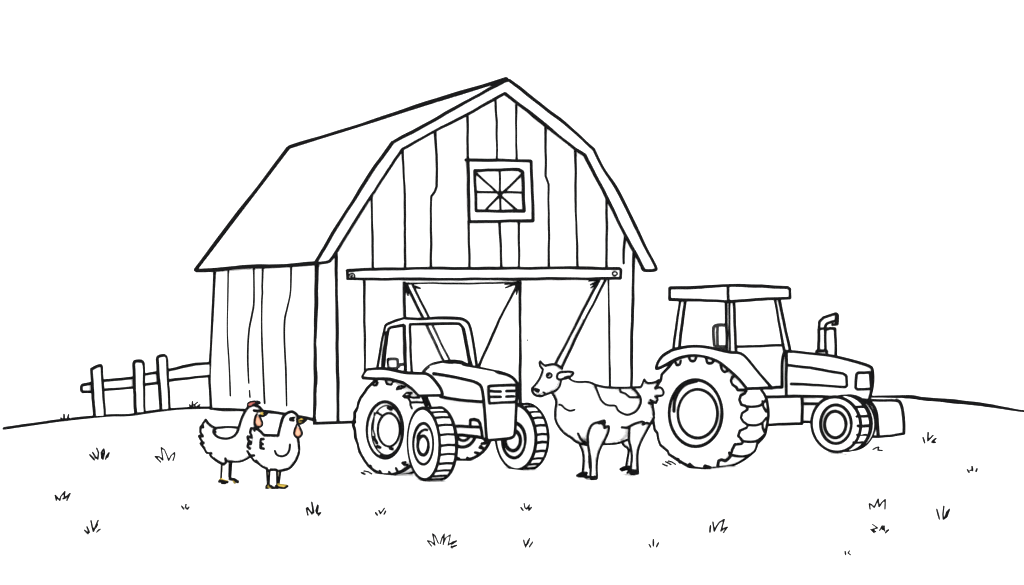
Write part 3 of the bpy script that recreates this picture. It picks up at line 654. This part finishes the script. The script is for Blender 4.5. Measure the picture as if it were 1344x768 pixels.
L_(((152, 85), (190, 78), (220, 83), (247, 103)), 3.5); L_(((138, 110), (130, 135), (118, 162), (100, 188), (80, 210)), 3.3); L_(((80, 208), (77, 222), (85, 241), (102, 253), (127, 257), (155, 247), (190, 234), (215, 221), (232, 200), (240, 168)), 3.6)
L_(((285, 156), (308, 171), (340, 177), (380, 176), (410, 182), (440, 195), (500, 207), (600, 209), (688, 205)), 3.4)
L_(((688, 205), (697, 185), (706, 162)), 3.4); L_(((706, 162), (718, 178), (735, 183), (765, 178), (788, 165)), 3.3); L_(((790, 170), (785, 190), (768, 212)), 3.3); L_(((768, 212), (798, 208), (814, 232), (806, 252), (770, 258)), 3.4); L_(((770, 258), (782, 275), (772, 295), (742, 278)), 3.4, False); L_(((733, 294), (755, 300)), 3.4)
L_(((752, 300), (757, 340), (761, 378)), 3.4); L_(((190, 236), (205, 265), (213, 290), (207, 340), (210, 390), (230, 430), (260, 465), (300, 492), (330, 515), (388, 530)), 3.5)
L_(((475, 526), (540, 523), (580, 513), (618, 497)), 3.3)
L_(((230, 304), (245, 308), (262, 325), (290, 338), (317, 332)), 3.2); L_(((335, 465), (350, 495), (372, 512), (390, 522)), 3.2)
L_(((430, 196), (445, 232), (462, 272), (485, 298), (510, 308), (545, 310), (560, 335), (590, 354), (620, 360), (660, 340), (685, 300), (684, 262), (660, 228), (640, 212)), 3.3)
L_(((570, 214), (574, 232), (602, 242), (625, 262), (672, 263)), 3.2, False); L_(((645, 214), (665, 236), (676, 258)), 3.0)
L_(((402, 602), (393, 540), (389, 485), (400, 440), (420, 412), (450, 402), (484, 392)), 3.3); L_(((484, 392), (487, 405), (478, 412)), 3.4, False); L_(((452, 408), (466, 404), (484, 420), (484, 436)), 3.3, False); L_(((486, 432), (506, 424), (508, 440), (500, 470), (482, 508), (458, 555), (445, 600), (440, 650), (442, 705)), 3.4)
L_(((396, 560), (403, 600), (406, 650), (404, 695)), 3.4); L_(((396, 590), (397, 620), (400, 660)), 2.6)
L_(((345, 527), (362, 570), (366, 620), (361, 682)), 3.3)
L_(((580, 431), (610, 432), (650, 412), (692, 398)), 3.3); L_(((692, 398), (706, 402), (698, 416), (722, 404), (736, 412)), 3.3, False)
L_(((623, 430), (620, 500), (630, 545), (636, 600), (627, 682)), 3.4); L_(((761, 376), (746, 405), (715, 460), (682, 527), (668, 590), (671, 686)), 3.5)
L_(((580, 514), (595, 535), (612, 547), (618, 568), (610, 615), (604, 650)), 3.3)
for q, w_ in [(((330, 702), (350, 689), (385, 687)), 5), (((340, 706), (372, 709), (392, 708)), 5), (((345, 699), (380, 698)), 4.5), (((384, 706), (400, 708), (412, 722), (428, 726), (443, 712)), 4.5), (((400, 708), (440, 708)), 5.5), (((415, 718), (435, 716)), 5),
          (((572, 666), (590, 655), (620, 652)), 5), (((580, 672), (605, 664), (630, 668)), 5.5), (((612, 683), (640, 672), (670, 676)), 5), (((628, 690), (650, 692), (672, 688)), 5), (((625, 684), (665, 684)), 4.5)]: L_(q, w_, False)
L_(((88, 220), (100, 216), (118, 222), (112, 232), (98, 226)), 3.4, False); L_(((142, 234), (150, 240), (155, 246)), 2.8, False); L_(((118, 252), (130, 255)), 3)
cow.ink(S1, ell(680 + 174 / 4.265, 460 + 140 / 4.265, 3.5, 3.3, n=20), 1.7, wob=0); cow.ink(S1, cz((168, 138), (172, 133)), 2.2)
cwo = thing('cow', (1.05, 22.4, 0), 'white cow with spotted back and short horns standing left of the large tractor', 'cow')
build(cow, 'body', cwo)
er = MB(); ear = cz((220, 152), (222, 132), (240, 123), (285, 119), (308, 125), (300, 142), (275, 155), (240, 165), (224, 162))
ER = Relief(lambda px: cD(px) - .36, [(ear, .035, 6, 0)], .8); ER.mesh(er); er.ink(ER.S(1), cz((238, 164), (222, 160), (218, 146), (224, 130), (240, 122), (285, 119), (309, 125), (298, 143), (272, 155), (240, 163)), 2.5, smooth=True); er.ink(ER.S(1.5, .003), cz((262, 152), (285, 146)), 2.4); build(er, 'ear', cwo)
hn = MB(); horn = cz((142, 106), (124, 88), (121, 62), (134, 64), (140, 78), (155, 88)); HR = Relief(lambda px: cD(px) - .12, [(horn, .03, 4, 0)], .8); HR.mesh(hn)
hn.ink(HR.S(1), cz((140, 107), (125, 90), (120, 68), (125, 60)), 2.3, smooth=True); hn.ink(HR.S(1), cz((125, 60), (136, 74), (155, 88)), 2.3, smooth=True); build(hn, 'horn', cwo)

# ------------------------------------------------------------------ hens
zh = (240, 510, 5.122)
def hz(*p): return Z(*zh, *p)
def hen(label, D0, gx, parts, lines, colours, feet):
    Df = lambda px: D0
    root = thing('hen', (P(gx, 0, D0).x, D0, 0), label, 'hen', 'hens beside the barn')
    m = MB(); R_ = Relief(Df, [(hz(*q), T, dm, 0) for q, T, dm in parts], 1.0); R_.mesh(m); S = R_.S(1.4, .003)
    for q, w_, sm in lines: m.ink(S, hz(*q), w_ - .7, smooth=sm, wob=.1)
    build(m, 'body', root)
    for nm, poly, mat, T, off, ln in colours:
        c = MB(); r = Relief(lambda px: D0 - off, [(hz(*poly), T, 4, 0)], .6, .4); r.mesh(c, mat)
        for q, w_ in ln: c.ink(r.S(1.2, .002), hz(*q), w_ - 1.0, smooth=len(q) > 3, wob=0)
        build(c, nm, root)
    for shank, sl, toes in feet:
        f = MB(); r = Relief(lambda px: D0 - .02, [(hz(*shank), .03, 3, 0)], .7, .3); r.mesh(f, CREAM)
        for q, w_ in sl: f.ink(r.S(1.2, .002), hz(*q), w_ - 1.3, wob=0)
        for k_, (q, w_, mt) in enumerate(toes): f.ink(lambda x, y: P(x, y, D0 - .05 - .006 * k_), hz(*q), w_ - (1.9 if mt else .8), mat=mt, wob=0)
        build(f, 'leg', root)
hen('white hen with a red comb, standing left and behind its companion', 21.30, 300,
    [([(205, 262), (365, 262), (395, 190), (430, 125), (470, 112), (515, 120), (535, 145), (535, 180), (520, 250), (530, 290), (550, 315), (600, 330), (580, 400), (520, 420), (450, 460), (400, 485), (330, 492), (275, 512), (215, 480), (185, 440), (125, 385), (135, 350), (108, 320), (130, 295), (118, 260), (128, 240), (152, 208), (175, 240)], .24, 26)],
    [(((275, 512), (240, 495), (205, 470), (185, 450), (190, 435)), 3.4, True), (((190, 437), (160, 432), (145, 405), (118, 368)), 3.4, False), (((118, 368), (138, 368), (122, 345), (108, 318)), 3.4, False), (((108, 318), (134, 322), (118, 295), (118, 262), (130, 245)), 3.3, False), (((118, 255), (138, 262), (132, 238), (153, 208)), 3.3, False),
     (((153, 208), (175, 238), (205, 258), (225, 264), (300, 259), (368, 262)), 3.3, True), (((222, 268), (206, 282), (212, 305), (240, 328), (290, 337), (335, 325), (362, 298), (375, 262), (395, 200), (420, 150), (440, 122)), 3.4, True), (((205, 285), (222, 292)), 3, False),
     (((436, 122), (470, 112), (505, 118), (525, 135), (535, 148)), 3.6, True), (((482, 235), (492, 258), (520, 285), (545, 312), (640, 316)), 3.4, False), (((285, 470), (292, 495), (275, 512)), 3.3, False), (((292, 490), (340, 493), (390, 490), (430, 472), (455, 455)), 3.4, True),
     (((475, 147), (500, 150), (520, 152)), 3.6, False)],
    [('comb', [(435, 105), (450, 88), (490, 84), (515, 95), (505, 112), (470, 114), (440, 122)], RED, .04, .22, [([(438, 122), (434, 105), (450, 90), (485, 84)], 2.4), ([(495, 90), (515, 96)], 5), ([(470, 112), (500, 100), (515, 100)], 3.4)]),
     ('wattle', [(500, 170), (520, 200), (535, 235), (525, 258), (500, 258), (484, 235), (486, 200)], PEACH, .04, .24, [([(498, 172), (486, 195), (482, 235), (500, 258), (525, 256), (536, 235), (525, 205), (512, 180)], 3.2)]),
     ('beak', [(510, 160), (540, 152), (565, 170), (545, 186), (520, 182)], YELLOW, .04, .22, [([(500, 158), (530, 147), (552, 158), (568, 168)], 3), ([(515, 180), (540, 188), (562, 175)], 3), ([(545, 168), (566, 170)], 3)])],
    [([(252, 500), (275, 505), (270, 605), (250, 605)], [([(260, 510), (257, 605)], 3.4)], [(((248, 612), (285, 640)), 4, OLIVE), (((245, 625), (262, 618), (300, 628)), 4.4, None), (((258, 608), (300, 622)), 3, YELLOW), (((262, 634), (282, 642)), 3.6, None)]),
     ([(310, 488), (330, 488), (325, 600), (308, 600)], [([(311, 495), (309, 595)], 2.6), ([(327, 495), (320, 598)], 3.2)], [(((312, 605), (335, 615), (350, 635)), 4, OLIVE), (((315, 608), (345, 612), (370, 628)), 4.6, None), (((325, 615), (352, 625)), 2.6, YELLOW)])])
hen('white hen with a bare rounded head, standing right and nearer the viewer', 20.72, 368,
    [([(638, 320), (655, 250), (672, 195), (700, 162), (735, 154), (765, 172), (778, 210), (770, 300), (780, 400), (770, 460), (735, 520), (690, 548), (650, 556), (565, 540), (510, 505), (465, 465), (438, 430), (450, 400), (435, 385), (455, 340), (438, 320), (460, 265), (485, 262), (520, 285), (548, 312)], .24, 26)],
    [(((638, 318), (655, 250), (672, 195), (700, 164), (735, 155), (762, 170), (775, 195), (770, 225)), 3.6, True), (((774, 328), (782, 400), (775, 450), (750, 500), (710, 540), (650, 555)), 3.6, True), (((548, 314), (640, 318)), 3.4, False),
     (((565, 540), (535, 525), (508, 505), (478, 485), (455, 455)), 3.4, True), (((508, 505), (492, 485)), 3.4, False), (((478, 450), (455, 455), (433, 420)), 3.6, False), (((450, 405), (435, 390), (440, 365), (458, 372)), 4, False), (((458, 362), (438, 345), (435, 322), (462, 330)), 3.6, False), (((462, 318), (450, 295), (458, 266), (480, 270), (482, 285)), 3.4, False), (((482, 262), (520, 285), (548, 314)), 3.4, False),
     (((545, 340), (525, 338), (520, 365), (540, 375)), 3.4, False), (((522, 372), (522, 400), (545, 405)), 4, False), (((618, 418), (632, 445), (665, 456), (700, 442), (717, 410), (720, 375)), 3.2, True),
     (((565, 540), (575, 556), (590, 548), (625, 546), (635, 556)), 3.4, False), (((748, 196), (722, 200), (720, 212), (745, 215)), 3.4, False)],
    [('wattle', [(770, 245), (790, 275), (800, 305), (785, 326), (765, 326), (748, 308), (755, 275)], PEACH, .04, .24, [([(768, 240), (756, 265), (747, 300), (758, 324), (782, 328), (802, 305), (792, 272), (778, 245)], 3.2)]),
     ('beak', [(770, 208), (800, 190), (830, 208), (805, 232), (780, 240)], YELLOW, .04, .24, [([(768, 206), (795, 188), (830, 210)], 3.6), ([(768, 210), (775, 238), (805, 232), (828, 214)], 3.4), ([(785, 218), (818, 213)], 2)])],
    [([(560, 535), (585, 550), (582, 655), (565, 655)], [([(563, 538), (570, 655)], 3.2), ([(584, 552), (578, 655)], 3)], [(((566, 655), (566, 672)), 5, None), (((575, 655), (605, 660)), 3.4, YELLOW), (((585, 655), (610, 672)), 4.6, None), (((575, 660), (600, 668)), 4, OLIVE)]),
     ([(628, 545), (658, 550), (642, 650), (635, 650)], [([(632, 552), (634, 650)], 3.4), ([(656, 556), (644, 645)], 3.4)], [(((628, 655), (632, 674)), 4.6, None), (((640, 645), (700, 652)), 3.6, OLIVE), (((645, 655), (700, 660)), 3.4, YELLOW), (((640, 662), (680, 672), (705, 656)), 3.2, None)])])

# ------------------------------------------------------------------ grass tufts
zA, zB, zC, zD, zE = (60, 520, 4.041), (230, 640, 4.634), (550, 650, 7.906), (840, 670, 9.6), (1090, 560, 4.267)
TUFTS = [
 (zA, 'tiny dark grass tuft on the crest line left of the fence', 3, [((80, 115), (90, 128)), ((97, 95), (98, 130)), ((122, 97), (113, 130)), ((100, 118), (112, 128))]),
 (zA, 'small spiky grass tuft between the fence and the barn wall', 3, [((762, 45), (774, 64)), ((778, 28), (778, 65)), ((797, 65), (789, 46), (806, 32)), ((800, 60), (818, 45))]),
 (zA, 'dense dark grass tuft below the fence, leftmost of the upper two', 3.2, [((233, 310), (258, 338)), ((248, 297), (268, 330)), ((270, 275), (280, 300), (276, 335)), ((297, 330), (295, 298), (308, 280), (312, 300), (303, 335)), ((318, 335), (322, 318), (336, 300), (328, 325)), ((300, 300), (302, 325))]),
 (zA, 'open outlined grass tuft left of the hens', 2.5, [((610, 350), (580, 320), (602, 322), (622, 340)), ((622, 338), (612, 272), (630, 285), (645, 320), (652, 342), (665, 315), (684, 298), (684, 315), (675, 342))]),
 (zA, 'zigzag grass tuft near the left edge of the yard', 2.5, [((57, 553), (50, 525), (75, 553), (80, 532), (102, 505), (97, 545), (130, 515), (112, 553)), ((90, 545), (106, 540))]),
 (zA, 'tall grass tuft low in the yard at the left, under the zigzag one', 2.7, [((205, 710), (225, 730)), ((218, 692), (232, 724)), ((240, 660), (247, 695), (253, 718), (278, 658)), ((262, 702), (275, 680)), ((270, 722), (290, 705), (276, 712))]),
 (zA, 'tiny three blade grass tuft below the left hen', 2.5, [((720, 582), (733, 600)), ((744, 573), (741, 590), (752, 600), (760, 588))]),
 (zB, 'upright grass tuft below and right of the hens', 3, [((807, 168), (797, 128), (805, 122), (832, 162)), ((830, 88), (842, 155)), ((834, 110), (838, 150)), ((866, 105), (855, 140), (863, 160), (870, 110)), ((870, 170), (886, 152)), ((872, 168), (880, 152))]),
 (zB, 'small sparse grass tuft below the small tractor', 2.6, [((1217, 152), (1230, 168)), ((1238, 138), (1248, 160), (1273, 125)), ((1281, 142), (1270, 163))]),
 (zC, 'widest grass tuft, at the bottom middle of the yard', 2.3, [((130, 530), (85, 472), (122, 480), (165, 520)), ((165, 520), (140, 400), (165, 420), (200, 500)), ((220, 505), (238, 440), (262, 402), (250, 515)), ((250, 505), (280, 440), (325, 410), (318, 450), (300, 520), (350, 485), (390, 472)), ((390, 475), (335, 512)), ((332, 542), (392, 520)), ((332, 530), (345, 545))]),
 (zC, 'small grass tuft straight below the front wheel of the small tractor', 2.6, [((1055, 125), (1080, 160)), ((1090, 85), (1098, 130), (1115, 145), (1148, 100)), ((1140, 110), (1130, 140)), ((1168, 125), (1138, 158))]),
 (zC, 'small fan of three blades at the bottom, right of the widest tuft', 2.7, [((1085, 465), (1092, 500), (1106, 537)), ((1148, 448), (1128, 480), (1112, 525)), ((1142, 460), (1122, 510)), ((1180, 485), (1145, 537))]),
 (zD, 'tiny three stroke grass tuft at the bottom below the cow', 2.8, [((112, 425), (137, 465)), ((168, 365), (168, 450)), ((235, 405), (207, 460))]),
 (zD, 'bold zigzag grass tuft below the large rear wheel', 2.8, [((888, 190), (880, 275)), ((918, 145), (935, 262), (965, 200), (1000, 150), (1062, 112), (1018, 262)), ((1018, 262), (1060, 225), (1102, 210), (1050, 280))]),
 (zE, 'spiky grass tuft right of the large tractor', 2.6, [((518, 60), (528, 92)), ((547, 32), (545, 80), (575, 48)), ((568, 85), (592, 65)), ((568, 88), (588, 88))]),
 (zE, 'tiny three dash grass tuft near the right edge', 2.6, [((766, 240), (777, 258)), ((793, 222), (796, 248)), ((784, 244), (786, 247)), ((821, 235), (815, 253))]),
 (zE, 'outlined grass tuft at lower right, upper of a stacked pair', 2.4, [((222, 462), (217, 432), (228, 436), (245, 453), (267, 405), (272, 450), (288, 425), (307, 408), (305, 462))]),
 (zE, 'scribbled grass tuft at lower right, lower of a stacked pair', 2.4, [((225, 575), (245, 595)), ((235, 548), (265, 568), (235, 575), (255, 590)), ((275, 582), (290, 555), (292, 578)), ((290, 560), (302, 556), (302, 585)), ((308, 595), (326, 578), (314, 584))]),
 (zE, 'slender leafy grass tuft standing alone at far lower right', 2.5, [((595, 462), (610, 518)), ((635, 445), (630, 490), (632, 518), (652, 505), (667, 462), (650, 480), (642, 510))]),
 (zE, 'tiniest grass tuft, at the bottom right below the stacked pair', 2.5, [((82, 698), (85, 718)), ((107, 695), (98, 708), (112, 718))]),
 (zz, 'flat grass blades at the foot of the small tractor rear wheel', 2.6, [((72, 693), (98, 704)), ((90, 682), (120, 688), (142, 702))]),
 ((860, 590, 13.44), 'flat grass blades at the foot of the large rear wheel', 2.5, [((128, 255), (165, 275), (210, 288)), ((180, 215), (225, 240), (280, 268)), ((230, 202), (290, 220), (360, 265))]),
 (z76, 'curled grass blade on the ground by the front wheel of the large tractor', 2.6, [((735, 615), (770, 595), (795, 590), (785, 622), (830, 625))])]
for zf, lab, w_, strokes in TUFTS:
    allp = [p for s_ in strokes for p in Z(*zf, *s_)]
    bx = sum(p[0] for p in allp) / len(allp); by = max(p[1] for p in allp)
    base = G(bx, by + 1.8)
    m = MB()
    for k_, s_ in enumerate(strokes):
        q = Z(*zf, *s_); dd = base.y + rnd.uniform(-.03, .03); ws = min(w_, 2.6) * (.82 if len(s_) < 3 else .64)
        m.ink(lambda x, y, dd=dd: P(x, y, dd), q, ws, wob=0, taper=.15 if len(q) == 2 else 0)
    o = build(m, 'grass_tuft', None, lab, origin=base); o['category'] = 'grass tuft'; o['group'] = 'grass tufts scattered over the yard'
